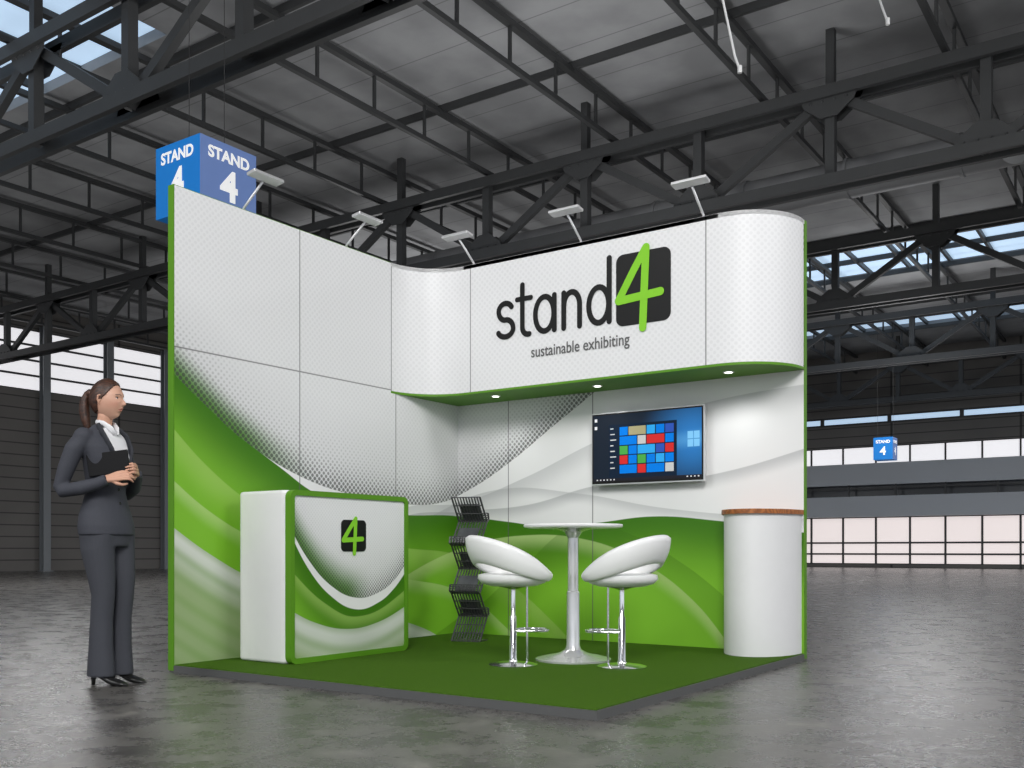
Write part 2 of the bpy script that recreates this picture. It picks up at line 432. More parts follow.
MS = planeM((TX0+.02,TY-.0035,TZ0+.03), '-Y'); SW, SH = TX1-TX0-.04, TZ1-TZ0-.05
def quad(mb, a0, b0, a1, b1, t=0): mb.add([(a0,b0,t),(a1,b0,t),(a1,b1,t),(a0,b1,t)], [(0,1,2,3)])
mb = MB(); quad(mb, 0,0,SW,SH); mb.build('screen', m_scr, tv, M=MS)
def em(n_, c_, s_=.9): return mat(n_, c_, .6, var=.03, emit=s_, spec=.1)
mb = MB(); quad(mb, .14,.022,.72,.44,.001); mb.build('start_menu', em('menu_dark', (.004,.010,.022)), tv, M=MS)
mb = MB(); quad(mb, 0,0,SW,.022,.0012); mb.build('taskbar', em('taskbar_dark', (.01,.01,.014)), tv, M=MS)
tc_ = [em('tile_blue', (.0,.13,.50), .7), em('tile_red', (.45,.02,.02), .6), em('tile_photo', (.30,.27,.15), .5), em('tile_cyan', (.02,.25,.55), .7), em('tile_white', (.45,.45,.45), .4), em('tile_green', (.05,.27,.05), .6), em('tile_navy', (.02,.06,.3), .7)]
mb = MB(); rows = [[(0,1,0),(1,2,2),(3,1,3),(4,1,0),(5,1,6)],[(0,2,0),(2,1,4),(3,2,1),(5,1,0)],[(0,1,5),(1,1,0),(2,2,3),(4,1,6),(5,1,1)],[(0,1,1),(1,1,0),(2,1,5),(3,1,0),(4,1,3),(5,1,0)],[(0,2,0),(2,1,1),(3,2,0),(5,1,4)]]
for j, row in enumerate(rows):
    for i, wd, k in row:
        mb.cur = k; a_ = .235+i*.078; b_ = .352-j*.074
        quad(mb, a_, b_, a_+.078*wd-.008, b_+.066, .0016)
mb.build('menu_tiles', tc_, tv, M=MS)
mb = MB()
for i in range(8): quad(mb, .152, .405-i*.044, .180+.012*((i*7) % 3), .413-i*.044, .0018)
for i in range(2): quad(mb, .012, SH-.05-i*.06, .035, SH-.025-i*.06, .0018)
for i in range(6): quad(mb, .03+i*.03, .006, .042+i*.03, .016, .0018)
for i in range(4): quad(mb, SW-.12+i*.03, .006, SW-.108+i*.03, .016, .0018)
mb.build('menu_icons', em('icon_white', (.5,.5,.52), .5), tv, M=MS)

# ------------------------------------------------------------------ brochure rack (wire trays, zig-zag)
rack = empty('brochure_rack', (.60,2.38,0), math.radians(14))
m_wire = mat('rack_wire', (.10,.10,.105), .35, .5)
mb = MB(); w = .122; N = 6; hh = (1.2-PZ)/N
def wires(a, b_, n=11, th=.010):
    for i in range(n):
        xx = -w+2*w*i/(n-1)
        mb.beam((xx,a[0],a[1]), (xx,b_[0],b_[1]), th if 0 < i < n-1 else .014, .007)
    for f in (0,.33,.66,1):
        yy = a[0]+(b_[0]-a[0])*f; zz = a[1]+(b_[1]-a[1])*f; mb.beam((-w,yy,zz), (w,yy,zz), .008, .008)
for k in range(N):
    z_ = PZ+k*hh; sgn = 1 if k % 2 else -1
    wires((.075*sgn, z_+.004), (-.075*sgn, z_+hh))
for k in range(1, N):
    z_ = PZ+k*hh; sgn = 1 if k % 2 else -1
    wires((.075*sgn, z_), (.115*sgn, z_+.02)); wires((.115*sgn, z_+.02), (.10*sgn, z_+.07))
mb.box((-w,-.09,PZ), (w,.09,PZ+.008))
mb.build('wire_trays', m_wire, rack)
mb = MB()
for k in range(1, N):
    z_ = PZ+k*hh; sgn = 1 if k % 2 else -1
    mb.beam((0,.088*sgn,z_+.022), (0,-.02*sgn,z_+hh*.72), .17, .008)
mb.build('brochures', mat('brochure_paper', (.07,.075,.08), .35, var=.7, scale=11), rack)

# ------------------------------------------------------------------ bar table and stools
tbl = empty('bar_table', (2.00,1.67,0))
mb = MB(); mb.lathe([(.30,.925),(.325,.93),(.33,.94),(.325,.95)], n=64); autosmooth(mb.build('top', m_white, tbl), 30)
mb = MB(); mb.lathe([(.25,PZ),(.25,PZ+.012),(.20,PZ+.025),(.10,PZ+.045),(.055,PZ+.07),(.045,PZ+.10),(.043,.5),(.036,.51),(.036,.86),(.06,.9),(.14,.925)], n=48)
autosmooth(mb.build('pedestal', mat('satin_metal', (.76,.76,.77), .25, .7, var=.03), tbl), 30)

m_seat = mat('white_leatherette', (.86,.86,.86), .28, var=.02)
def stool(loc, ang):
    e = empty('bar_stool', loc, ang)
    mb = MB(); mb.lathe([(.02,.548),(.14,.553),(.20,.572),(.225,.600),(.22,.625),(.19,.632),(.10,.622),(.02,.618)], n=44)
    autosmooth(mb.build('seat_pan', m_seat, e), 60)
    nth = 60; vs = []; fs = []; A = math.radians(140)
    for i in range(nth+1):
        a = -A+2*A*i/nth; s_ = abs(a)/A; k = (math.cos(math.pi*s_)+1)/2
        r0 = .226+.016*k; zlo = .592+.115*k**1.3; zhi = .645+.215*k**.7
        lean = .05*k; th = .016; prof = []
        for q in range(7):
            f = q/6; prof.append((r0+th+lean*f+.012*math.sin(math.pi*f), zlo+(zhi-zlo)*f))
        prof.append((r0+lean, zhi+.012))
        for q in range(7):
            f = 1-q/6; prof.append((r0-th+lean*f+.010*math.sin(math.pi*f), zlo+(zhi-zlo)*f))
        prof.append((r0, zlo-.010)); P = len(prof)
        for r_, z_ in prof: vs.append((-r_*math.cos(a), r_*math.sin(a), z_))
    for i in range(nth):
        for q in range(P):
            w_ = (q+1) % P; fs.append((i*P+q, i*P+w_, (i+1)*P+w_, (i+1)*P+q))
    fs.append(tuple(range(P))); fs.append(tuple(reversed([nth*P+q for q in range(P)])))
    mb = MB(); mb.add(vs, fs); mb.build('crescent_backrest', m_seat, e, True)
    mb = MB(); mb.lathe([(.155,PZ),(.155,PZ+.008),(.12,PZ+.018),(.03,PZ+.028),(.024,PZ+.04),(.022,.36),(.015,.37),(.015,.53),(.09,.549)], n=40)
    pts = [(.0,.02,.27)]+[(.14+.10*math.cos(math.radians(a)), .10*math.sin(math.radians(a)), .27) for a in range(110,-111,-10)]+[(.0,-.02,.27)]
    mb.tube(pts, .009, 10)
    mb.tube([(.1,0,PZ+.015),(.1,0,.55)], .007, 10)
    autosmooth(mb.build('chrome_frame', m_chrome, e), 40)
stool((1.84,1.20,0), math.radians(62)); stool((2.455,1.50,0), math.radians(178))

# ------------------------------------------------------------------ hanging stand sign
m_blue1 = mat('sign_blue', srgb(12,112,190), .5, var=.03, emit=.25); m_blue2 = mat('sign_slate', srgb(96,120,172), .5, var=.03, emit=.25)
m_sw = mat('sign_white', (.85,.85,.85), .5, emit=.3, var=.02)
m_cable = mat('cable_dark', (.03,.03,.03), .5)
def sign(X1, Y0, Z0, s, hgt, top, ts=.225, ns=.60):
    e = empty('hanging_stand_sign')
    mb = MB(); mb.box((X1-s,Y0,Z0), (X1,Y0+s,Z0+hgt)); mb.m = [0,0,0,1,0,1]
    mb.build('box', [m_blue1, m_blue2], e)
    r1 = (math.pi/2,0,0); r2 = (math.pi/2,0,math.pi/2)
    text('label_word', 'STAND', (X1-s/2,Y0-.006,Z0+hgt*.74), r1, s*ts, m_sw, e, align='CENTER', bold=.008*s)
    text('label_number', '4', (X1-s/2,Y0-.006,Z0+hgt*.22), r1, s*ns, m_sw, e, align='CENTER', bold=.02*s)
    text('label_word_b', 'STAND', (X1+.006,Y0+s/2,Z0+hgt*.74), r2, s*ts, m_sw, e, align='CENTER', bold=.008*s)
    text('label_number_b', '4', (X1+.006,Y0+s/2,Z0+hgt*.22), r2, s*ns, m_sw, e, align='CENTER', bold=.02*s)
    mb = MB()
    for ax in (.1,.9): mb.beam((X1-s*ax,Y0+s/2,Z0+hgt), (X1-s*ax,Y0+s/2,top), .005,.005)
    mb.build('cables', m_cable, e)
sign(-2.14,1.886,3.95,.66,.68,9.2)
def cam2w(px, d, py):
    x = (px-512)/975*d; rx, ry = x+2.187, d-6.23
    return (.823*rx-.568*ry, .568*rx+.823*ry, .78+(550-py)*d/975)
p = cam2w(893, 27, 459); sign(p[0], p[1], p[2], .52, .62, 7.0)

# ------------------------------------------------------------------ hall
HX0, HX1, HY0, HY1, CZ = -29, 30, -22, 41, 9.6
m_floor, nt, b = new_mat('polished_concrete')
x, y, z = coords(nt)
n1 = noise(nt, .35, 6, rough=.65); n2 = noise(nt, 3.2, 12, rough=.78); n3 = noise(nt, 1.3, 6); n4 = noise(nt, 14, 6, rough=.8)
c = mixc(nt, n2.ss(.36,.64), srgb(58,56,55), srgb(116,113,110)); c = mixc(nt, n1.ss(.35,.65)*.5, c, srgb(82,80,78))
c = mixc(nt, n4.ss(.52,.68)*.45, c, srgb(54,52,51))
c = mixc(nt, n2.ss(.56,.66)*n3.ss(.4,.6)*.6, c, srgb(152,148,142))
gx = ((x/2.5).fract()-.5).abs().ss(.494,.498); gy = ((y/2.5).fract()-.5).abs().ss(.494,.498)
c = mixc(nt, gx.max(gy)*.6, c, (.03,.03,.03))
nt.links.new(c.k, b.inputs['Base Color'])
rr = n2.ss(.3,.7)*.2+.18; nt.links.new(rr.k, b.inputs['Roughness']); b.inputs['Specular IOR Level'].default_value = .5
bn = nt.nodes.new('ShaderNodeBump'); bn.inputs['Strength'].default_value = .25; bn.inputs['Distance'].default_value = .02
nt.links.new(n2.k, bn.inputs['Height']); nt.links.new(bn.outputs[0], b.inputs['Normal'])
mb = MB(); mb.box((HX0,HY0,-.2), (HX1,HY1,0)); mb.build('floor', m_floor)

m_ceil, nt, b = new_mat('ceiling_panels')
x, y, z = coords(nt)
c = mixc(nt, noise(nt, .8, 5).ss(.3,.7), srgb(140,141,143), srgb(162,163,165))
c = mixc(nt, ((y/1.2).fract()-.5).abs().ss(.485,.495)*.5, c, (.06,.06,.06))
nt.links.new(c.k, b.inputs['Base Color']); b.inputs['Roughness'].default_value = .8
sky = [(-15.5,-9.0,1.0,6.5), (-9.0,3.0,25.2,28.8), (-22,-14,25.2,28.8), (-9,3,34,37)]
mb = MB()
xs = sorted(set([HX0,HX1]+[s_[0] for s_ in sky]+[s_[1] for s_ in sky])); ys = sorted(set([HY0,HY1]+[s_[2] for s_ in sky]+[s_[3] for s_ in sky]))
for xa, xb in zip(xs, xs[1:]):
    for ya_, yb_ in zip(ys, ys[1:]):
        cx, cy = (xa+xb)/2, (ya_+yb_)/2
        if any(s_[0] < cx < s_[1] and s_[2] < cy < s_[3] for s_ in sky): continue
        mb.box((xa,ya_,CZ), (xb,yb_,CZ+.25))
mb.build('ceiling', m_ceil)
m_sky = mat('skylight_glass', srgb(178,202,226), .3, var=.1, scale=.3, emit=.9)
m_win = mat('window_glass_bright', srgb(228,227,230), .3, var=.06, scale=.15, emit=.9)
m_winp = mat('window_glass_warm', srgb(222,212,210), .3, var=.10, scale=.1, emit=.9)
wn = 0
def window_(axis, a0, a1, z0, z1, pos, step, glass, mull=m_steel, w=.08, hbars=()):
    global wn
    wn += 1; e = empty('window_%d' % wn); mb = MB(); fr = MB()
    if axis == 'X':
        mb.box((a0,pos,z0), (a1,pos+.03,z1)); n = round((a1-a0)/step)
        for i in range(n+1): xx = a0+(a1-a0)*i/n; fr.box((xx-w/2,pos-.08,z0), (xx+w/2,pos+.0,z1))
        for zz in (z0,z1)+tuple(hbars): fr.box((a0,pos-.09,zz-w/2), (a1,pos-.01,zz+w/2))
    else:
        mb.box((pos-.03,a0,z0), (pos,a1,z1)); n = round((a1-a0)/step)
        for i in range(n+1): yy = a0+(a1-a0)*i/n; fr.box((pos,yy-w/2,z0), (pos+.08,yy+w/2,z1))
        for zz in (z0,z1)+tuple(hbars): fr.box((pos+.01,a0,zz-w/2), (pos+.09,a1,zz+w/2))
    mb.build('glass', glass, e); fr.build('frame', mull, e)
for s_ in sky:
    wn += 1; e = empty('window_%d' % wn)
    mb = MB(); mb.box((s_[0],s_[2],CZ+.2), (s_[1],s_[3],CZ+.23)); mb.build('glass', m_sky, e)
    mb = MB(); n = int((s_[1]-s_[0])/1.2)
    for i in range(n+1): xx = s_[0]+(s_[1]-s_[0])*i/n; mb.beam((xx,s_[2],CZ+.12), (xx,s_[3],CZ+.12), .08,.14)
    yy = (s_[2]+s_[3])/2; mb.beam((s_[0],yy,CZ+.12), (s_[1],yy,CZ+.12), .1,.14)
    mb.build('frame', m_steel, e)
m_clad, nt, b = new_mat('wall_cladding')
x, y, z = coords(nt)
c = mixc(nt, noise(nt, .4, 3), srgb(92,90,88), srgb(122,118,114))
c = mixc(nt, ((z/.42).fract()-.5).abs().ss(.43,.47)*.75, c, srgb(38,38,38))
c = mixc(nt, ((y/5.1+x/5.1).fract()-.5).abs().ss(.488,.494)*.8, c, srgb(30,30,30))
nt.links.new(c.k, b.inputs['Base Color']); b.inputs['Roughness'].default_value = .6
mb = MB(); mb.box((HX0-.3,HY0,0), (HX0,HY1,6.55)); mb.box((HX0-.3,HY0,8.75), (HX0,HY1,CZ)); mb.build('wall_left', m_clad)
window_('Y', HY0, HY1, 6.55, 8.75, HX0-.1, 2.55, m_win, w=.07, hbars=(7.1,7.65,8.2))
m_colm = mat('column_grey', srgb(130,134,138), .5, var=.05)
for i in range(-7, 10):
    mb = MB(); yy = 15.7+2.55*i
    mb.box((HX0+.02,yy-.14,0), (HX0+.06,yy+.14,8.9)); mb.box((HX0+.26,yy-.14,0), (HX0+.30,yy+.14,8.9)); mb.box((HX0+.06,yy-.02,0), (HX0+.26,yy+.02,8.9))
    mb.box((HX0+.0,yy-.2,0), (HX0+.36,yy+.2,.03))
    mb.build('steel_column', m_colm)
m_band = mat('balcony_white', srgb(190,194,200), .5, var=.06, scale=.3)
m_dark = mat('dark_glass_band', srgb(36,40,46), .2, var=.3, scale=.5)
wb = empty('wall_back')
mb = MB(); mb.box((HX0,HY1,0), (HX1,HY1+.3,.15)); mb.build('plinth', m_clad, wb)
mb = MB(); mb.box((HX0,HY1-.6,2.25), (HX1,HY1+.3,3.15)); mb.box((HX0,HY1-.6,3.65), (HX1,HY1+.3,4.6)); mb.build('balcony_bands', m_band, wb)
mb = MB(); mb.box((HX0,HY1,3.15), (HX1,HY1+.3,3.65)); mb.build('recess_band', m_dark, wb)
mb = MB(); mb.box((HX0,HY1,5.4), (HX1,HY1+.3,6.4)); mb.box((HX0,HY1,6.8), (HX1,HY1+.3,CZ)); mb.build('upper_cladding', m_clad, wb)
window_('X', HX0, HX1, .15, 2.25, HY1+.1, 1.45, m_winp, w=.08, hbars=(.6,1.1))
window_('X', HX0, HX1, 4.6, 5.4, HY1+.1, 1.45, m_win, w=.07)
window_('X', HX0, HX1, 6.4, 6.8, HY1+.1, 2.9, m_sky, w=.16)
mb = MB()
for i in range(30): mb.box((HX0+2*i,HY1-.66,3.15), (HX0+2*i+.06,HY1-.6,3.65))
mb.beam((HX0,HY1-.63,3.5), (HX1,HY1-.63,3.5), .05,.05); mb.build('trim_1', m_steel)

def truss_mesh():
    mb = MB(); zb_, zt = 7.0, 8.5; x0, x1 = HX0, HX1; bay = 2.4
    n = int((x1-x0)/bay)
    for yo in (-.17,.17):
        mb.beam((x0,yo,zb_), (x1,yo,zb_), .09,.2); mb.beam((x0,yo,zt), (x1,yo,zt), .09,.2)
    for i in range(n+1):
        xa = x0+.6+i*bay
        mb.beam((xa,0,zb_), (xa,0,zt), .16,.16)
        if i < n:
            if i % 2: mb.beam((xa,0,zb_), (xa+bay,0,zt), .12,.15)
            else: mb.beam((xa,0,zt), (xa+bay,0,zb_), .12,.15)
        if i % 2 == 0: zc, s_ = zt, -1
        else: zc, s_ = zb_, 1
        for yo in (-.125,.125):
            q = [(xa-.5,yo,zc),(xa+.5,yo,zc),(xa+.42,yo,zc+s_*.2),(xa+.14,yo,zc+s_*.42),(xa-.14,yo,zc+s_*.42),(xa-.42,yo,zc+s_*.2)]
            q2 = [(a_,yo+.015*(1 if yo > 0 else -1),c_) for a_, _, c_ in q]
            mb.add(q+q2, [tuple(range(6)), tuple(range(11,5,-1))]+[(k,(k+1)%6,(k+1)%6+6,k+6) for k in range(6)])
            for bx in (-.3,-.1,.1,.3): mb.ball((xa+bx,yo*1.14,zc+s_*.14), .022, 6)
    for i in range(0, n+1, 2):
        xa = x0+.6+i*bay; mb.beam((xa,0,zt), (xa,0,CZ), .14,.14)
    return mb
tm = None
for yy in (4.3,12.8,21.3,29.8,38.3):
    if tm is None:
        o = truss_mesh().build('roof_truss', m_steel); tm = o.data
    else:
        o = bpy.data.objects.new('roof_truss', tm); COL.objects.link(o)
    o.location = (0,yy,0)
mb = MB(); X = HX0+1.2
while X < HX1:
    mb.beam((X,HY0,9.45), (X,HY1,9.45), .12,.1); mb.beam((X,HY0,8.75), (X,HY1,8.75), .09,.09)
    Y = -12; k = 0
    while Y < HY1-1.5:
        mb.beam((X,Y,8.75), (X,Y,9.45), .05,.05)
        Y += 1.42; k += 1
    X += 3.0
mb.build('roof_joists', m_steel)
mb = MB(); Y = -10
while Y < HY1:
    mb.beam((HX0,Y,CZ-.07), (HX1,Y,CZ-.07), .07,.14); Y += 4.25
mb.build('roof_purlins', m_steel)
m_duct = mat('duct_galvanised', srgb(140,141,143), .45, .3, var=.12, scale=2)
duct = empty('air_duct'); mb = MB()
mb.tube([(-20,15.2,7.9),(HX1,15.2,7.9)], .36, 24)
for i in range(25): mb.tube([(-20+2*i,15.2,7.9),(-19.94+2*i,15.2,7.9)], .39, 24)
autosmooth(mb.build('pipe', m_duct, duct), 30)
mb = MB()
for i in range(8):
    xx = -17+5*i; mb.tube([(xx,14.9,7.75),(xx,14.6,7.6),(xx,14.5,7.55)], [.16,.2,.24], 20)
autosmooth(mb.build('nozzles', m_duct, duct), 30)
m_pale = mat('conduit_white', (.7,.7,.7), .5)
for px, py0, d in ((740,70,9.5),(888,22,10.5)):
    q = cam2w(px, d, py0); e = empty('cable_dropper'); mb = MB()
    mb.tube([(q[0]-.9,q[1]+.1,CZ-.1),(q[0]-.05,q[1],q[2]+.15),(q[0],q[1],q[2])], .012, 8); mb.build('conduit', m_pale, e)
    mb = MB(); mb.tube([(q[0],q[1],q[2]+.04),(q[0],q[1],q[2]-.03)], .022, 10); mb.build('socket', m_pale, e)

# ------------------------------------------------------------------ businesswoman
wo = empty('businesswoman', (.188,-.538,0), math.radians(34.6-20))
m_suit, nt, b = new_mat('suit_charcoal')
x, y, z = coords(nt)
wv = (z-1.17)*.31
inV = (1-(y.abs()-wv).ss(-.003,.003))*x.ss(-.01,.0)*z.ss(1.17,1.172)
c = mixc(nt, noise(nt, 300, 2), srgb(46,48,55), srgb(66,68,77)); c = mixc(nt, inV, c, (.74,.74,.76))
nt.links.new(c.k, b.inputs['Base Color']); b.inputs['Roughness'].default_value = .8
m_trou = mat('trouser_charcoal', srgb(58,60,67), .85, var=.15, scale=200)
m_skin = mat('skin', srgb(200,152,128), .5, var=.05, scale=20)
m_shoe = mat('shoe_black', (.01,.01,.01), .25)
m_hair, nt, b = new_mat('hair_brown')
x, y, z = coords(nt)
cb = nt.nodes.new('ShaderNodeCombineXYZ'); nt.links.new((x*30.0).k, cb.inputs[0]); nt.links.new((y*220.0).k, cb.inputs[1]); nt.links.new((z*60.0).k, cb.inputs[2])
hn = noise(nt, 1.0, 3, vec=cb.outputs[0])
c = mixc(nt, hn.ss(.3,.7), srgb(36,22,16), srgb(80,49,35)); nt.links.new(c.k, b.inputs['Base Color']); b.inputs['Roughness'].default_value = .48
bn = nt.nodes.new('ShaderNodeBump'); bn.inputs['Strength'].default_value = .4; bn.inputs['Distance'].default_value = .004
nt.links.new(hn.k, bn.inputs['Height']); nt.links.new(bn.outputs[0], b.inputs['Normal'])
mb = MB()
mb.rings([(.865,-.025,0,.136,.172),(.92,-.03,0,.137,.174),(.98,-.035,0,.126,.164),(1.05,-.036,0,.106,.142),(1.12,-.034,0,.094,.124),(1.18,-.030,0,.098,.128),(1.25,-.025,0,.112,.142),(1.31,-.022,0,.116,.155),(1.37,-.030,0,.110,.168),(1.42,-.042,0,.094,.17),(1.455,-.05,0,.075,.14),(1.485,-.055,0,.058,.09),(1.51,-.052,0,.048,.056)], 40)
for cy in (-.06,.06): mb.ball((.055,cy,1.30), .052, 16, (.9,1,1))
RA = [(-.045,-.09,1.41),(-.055,-.148,1.425),(-.085,-.190,1.35),(-.12,-.212,1.24),(-.15,-.222,1.14),(-.13,-.222,1.115),(-.03,-.197,1.13),(.05,-.16,1.155),(.10,-.135,1.18)]
LA = [(-.045,.09,1.41),(-.055,.148,1.425),(-.07,.190,1.35),(-.09,.212,1.24),(-.10,.222,1.14),(-.07,.218,1.12),(.02,.17,1.15),(.10,.10,1.20),(.135,.06,1.225)]
rad = [.045,.056,.053,.047,.042,.043,.041,.035,.033]
mb.tube(RA, rad, 16); mb.tube(LA, rad, 16); mb.ball((-.055,-.150,1.425), .056, 16); mb.ball((-.055,.150,1.425), .056, 16)
remesh(mb.build('jacket', m_suit, wo, True), .007, 6)
mb = MB()
for sy in (-1, 1):
    mb.tube([(-.03,sy*.066,1.505),(.030,sy*.096,1.45),(.078,sy*.080,1.36),(.098,sy*.044,1.27),(.073,sy*.006,1.165)], [(.012,.016),(.008,.020),(.007,.022),(.007,.016),(.005,.008)], 10)
remesh(mb.build('lapels', mat('lapel_dark', srgb(38,40,47), .7), wo, True), .004, 2)
mb = MB()
for zz in (1.13,1.05): mb.ball((.062+(1.13-zz)*.1,0,zz), .009, 10, (.6,1,1))
mb.build('buttons', m_shoe, wo, True)
mb = MB(); mb.rings([(.80,-.025,0,.118,.155),(.88,-.028,0,.128,.165),(.96,-.03,0,.112,.15)], 32)
for sy, fx in ((-1,.0),(1,.02)):
    mb.tube([(-.025,sy*.078,.90),(-.02+fx*.3,sy*.078,.78),(.0+fx,sy*.070,.62),(.008+fx,sy*.066,.52),(-.005+fx,sy*.064,.38),(-.01+fx,sy*.064,.22),(-.01+fx,sy*.064,.05)],
            [(.08,.115),(.080,.102),(.066,.082),(.057,.070),(.055,.068),(.058,.074),(.064,.088)], 20)
remesh(mb.build('trousers', m_trou, wo, True), .007, 4)
for sy, fx in ((-1,.0),(1,.02)):
    mb = MB(); cy = sy*.066
    secs = [(-.075,.022,.055,.10),(-.04,.028,.052,.105),(.0,.030,.038,.085),(.05,.032,.014,.06),(.09,.036,.003,.045),(.13,.034,.002,.036),(.16,.022,.003,.025),(.18,.006,.005,.012)]
    vs = []; n = 14
    for xx, hw, zl, zh in secs:
        for i in range(n):
            t = 2*math.pi*i/n; vs.append((xx+fx, cy+hw*math.cos(t), (zl+zh)/2+(zh-zl)/2*math.sin(t)))
    fs = [(k*n+i, k*n+(i+1)%n, (k+1)*n+(i+1)%n, (k+1)*n+i) for k in range(len(secs)-1) for i in range(n)]
    fs += [tuple(reversed(range(n))), tuple((len(secs)-1)*n+i for i in range(n))]
    mb.add(vs, fs); mb.tube([(-.058+fx,cy,.07),(-.062+fx,cy,.03),(-.064+fx,cy,0)], [.022,.013,.010], 10)
    mb.build('shoe', m_shoe, wo, True)
HC = Vector((-.022,0,1.655))
def g(a, s_): return math.exp(-(a/s_)**2)
me = bpy.data.meshes.new('head')
bm = bmesh.new(); bmesh.ops.create_icosphere(bm, subdivisions=6, radius=1)
for v in bm.verts:
    x_, y_, z_ = v.co
    X_ = x_*.094; Y_ = y_*.073; Z_ = z_*.116
    t = max(0, -z_)
    Y_ *= 1-.24*t**1.5
    if x_ < 0: X_ *= 1-.45*t*t
    else: X_ *= 1+.16*t*(1-t)
    if x_ > 0:
        fr = min(1, x_*1.6)
        X_ += .013*g(Y_, .0095)*g(Z_+.028, .011)*fr+.011*g(Y_, .0075)*g(Z_+.014, .016)*fr
        X_ += .004*(g(Y_-.009, .006)+g(Y_+.009, .006))*g(Z_+.031, .006)*fr
        X_ -= .008*(g(Y_-.031, .014)+g(Y_+.031, .014))*g(Z_-.006, .011)*fr
        X_ -= .003*g(Y_, .02)*g(Z_-.008, .010)*fr
        X_ += .003*g(Z_-.027, .012)*fr
        X_ += .0065*g(Y_, .016)*g(Z_+.054, .0055)*fr+.0072*g(Y_, .015)*g(Z_+.065, .006)*fr
        X_ -= .004*g(Y_, .02)*g(Z_+.0598, .0025)*fr
        X_ -= .003*g(Y_, .02)*g(Z_+.078, .008)*fr
        X_ += .013*g(Y_, .024)*g(Z_+.098, .018)
        X_ += .003*(g(Y_-.042, .018)+g(Y_+.042, .018))*g(Z_+.02, .02)*fr
    v.co = (X_, Y_, Z_)
bm.to_mesh(me); bm.free()
for p_ in me.polygons: p_.use_smooth = True
m_face, nt, b = new_mat('face_skin')
x, y, z = coords(nt)
c = mixc(nt, noise(nt, 25), srgb(198,150,127), srgb(210,166,144))
chk = (1-((y.abs()-.045).abs()).ss(0,.03))*(1-(z+.03).abs().ss(0,.035))
c = mixc(nt, chk*.3, c, srgb(202,128,110))
lip = (1-(y.abs()+((z+.060).abs()*1.6)).ss(.021,.025))*(1-(z+.0598).abs().ss(.009,.012))*x.ss(.06,.07)
c = mixc(nt, lip*.7, c, srgb(164,84,76))
brow = (1-((y.abs()-.031).abs()).ss(.014,.018))*(1-((z-.027+(y.abs()-.03).abs()*.25).abs()).ss(.0015,.0035))*x.ss(.03,.04)
c = mixc(nt, brow*.8, c, srgb(60,40,30))
nt.links.new(c.k, b.inputs['Base Color']); b.inputs['Roughness'].default_value = .5
me.materials.append(m_face)
hd = empty('head_group', HC, math.radians(15), wo)
o = bpy.data.objects.new('head', me); COL.objects.link(o); o.parent = hd
mb = MB()
for sy in (-1,1): mb.ball((.0665,sy*.031,.005), .0125, 16)
mb.build('eyes', mat('eye_white', (.7,.69,.67), .2), hd, True)
mb = MB()
for sy in (-1,1): mb.ball((.0745,sy*.0315,.005), .0062, 12)
mb.build('irises', mat('iris', (.05,.03,.02), .1), hd, True)
mb = MB()
for sy in (-1,1):
    up = [(.0665+.0128*math.cos(math.radians(a))*math.cos(math.radians(24)), sy*.031+.0138*math.sin(math.radians(a)), .0095) for a in range(-75,76,15)]
    mb.tube(up, .0022, 6)
mb.build('eyelashes', mat('lash', (.02,.012,.01), .6), hd, True)
mb = MB()
for sy in (-1,1):
    mb.tube([(-.012,sy*.068,-.034),(-.020,sy*.077,-.010),(-.016,sy*.080,.014),(-.004,sy*.076,.020),(.002,sy*.071,.008),(-.004,sy*.070,-.014)], [.005,.006,.006,.005,.005,.005], 8)
    mb.ball((-.008,sy*.071,-.004), .013, 10, (.7,.35,1.3))
remesh(mb.build('ears', m_skin, hd, True), .003, 2)
bm = bmesh.new(); bmesh.ops.create_icosphere(bm, subdivisions=6, radius=1)
dele = []
for v in bm.verts:
    x_, y_, z_ = v.co
    if z_ > .60: lim = .62+(z_-.60)*1.2
    elif z_ > .05: lim = .12+.50*((z_-.05)/.55)**.7
    else: lim = .12+.55*(z_-.05)*.6
    if z_ < -.05 and abs(y_) > .3: lim = -.16+(z_+.05)*.35
    if x_ > lim or z_ < -.62: dele.append(v)
    t = max(0, -z_)
    edge = max(0, min(1, (lim-x_)*6))
    k = 1+.075*edge**.5
    X_ = x_*.0945*k; Y_ = y_*.0735*k*(1-.22*t**1.5); Z_ = z_*.1165*k
    if x_ < 0: X_ *= (1-.40*t*t)*1.05
    v.co = (X_, Y_, Z_)
bmesh.ops.delete(bm, geom=dele, context='VERTS')
me = bpy.data.meshes.new('hair_cap'); bm.to_mesh(me); bm.free(); me.materials.append(m_hair)
for p_ in me.polygons: p_.use_smooth = True
o = bpy.data.objects.new('hair_cap', me); COL.objects.link(o); o.parent = hd
s_ = o.modifiers.new('t', 'SOLIDIFY'); s_.thickness = .006; s_.offset = -1
mb = MB(); mb.ball((-.104,0,.040), .026, 14)
mb.tube([(-.095,0,.042),(-.120,0,.035),(-.138,0,-.005),(-.140,.0,-.06),(-.130,0,-.12),(-.118,0,-.165),(-.110,0,-.19)], [.018,.022,.028,.031,.027,.016,.005], 16)
remesh(mb.build('ponytail', m_hair, hd, True), .004, 3)
mb = MB(); mb.tube([(-.058,0,1.45),(-.05,0,1.50),(-.038,0,1.55),(-.028,0,1.61)], [.050,.043,.042,.046], 20); mb.build('neck', m_skin, wo, True)
mb = MB()
for sy in (-1,1): mb.tube([(-.06,sy*.050,1.525),(-.012,sy*.047,1.515),(.025,sy*.028,1.485),(.045,sy*.012,1.45)], [(.004,.012),(.004,.014),(.004,.017),(.004,.012)], 8)
mb.build('shirt_collar', mat('shirt_white', (.78,.78,.8), .7), wo, True)
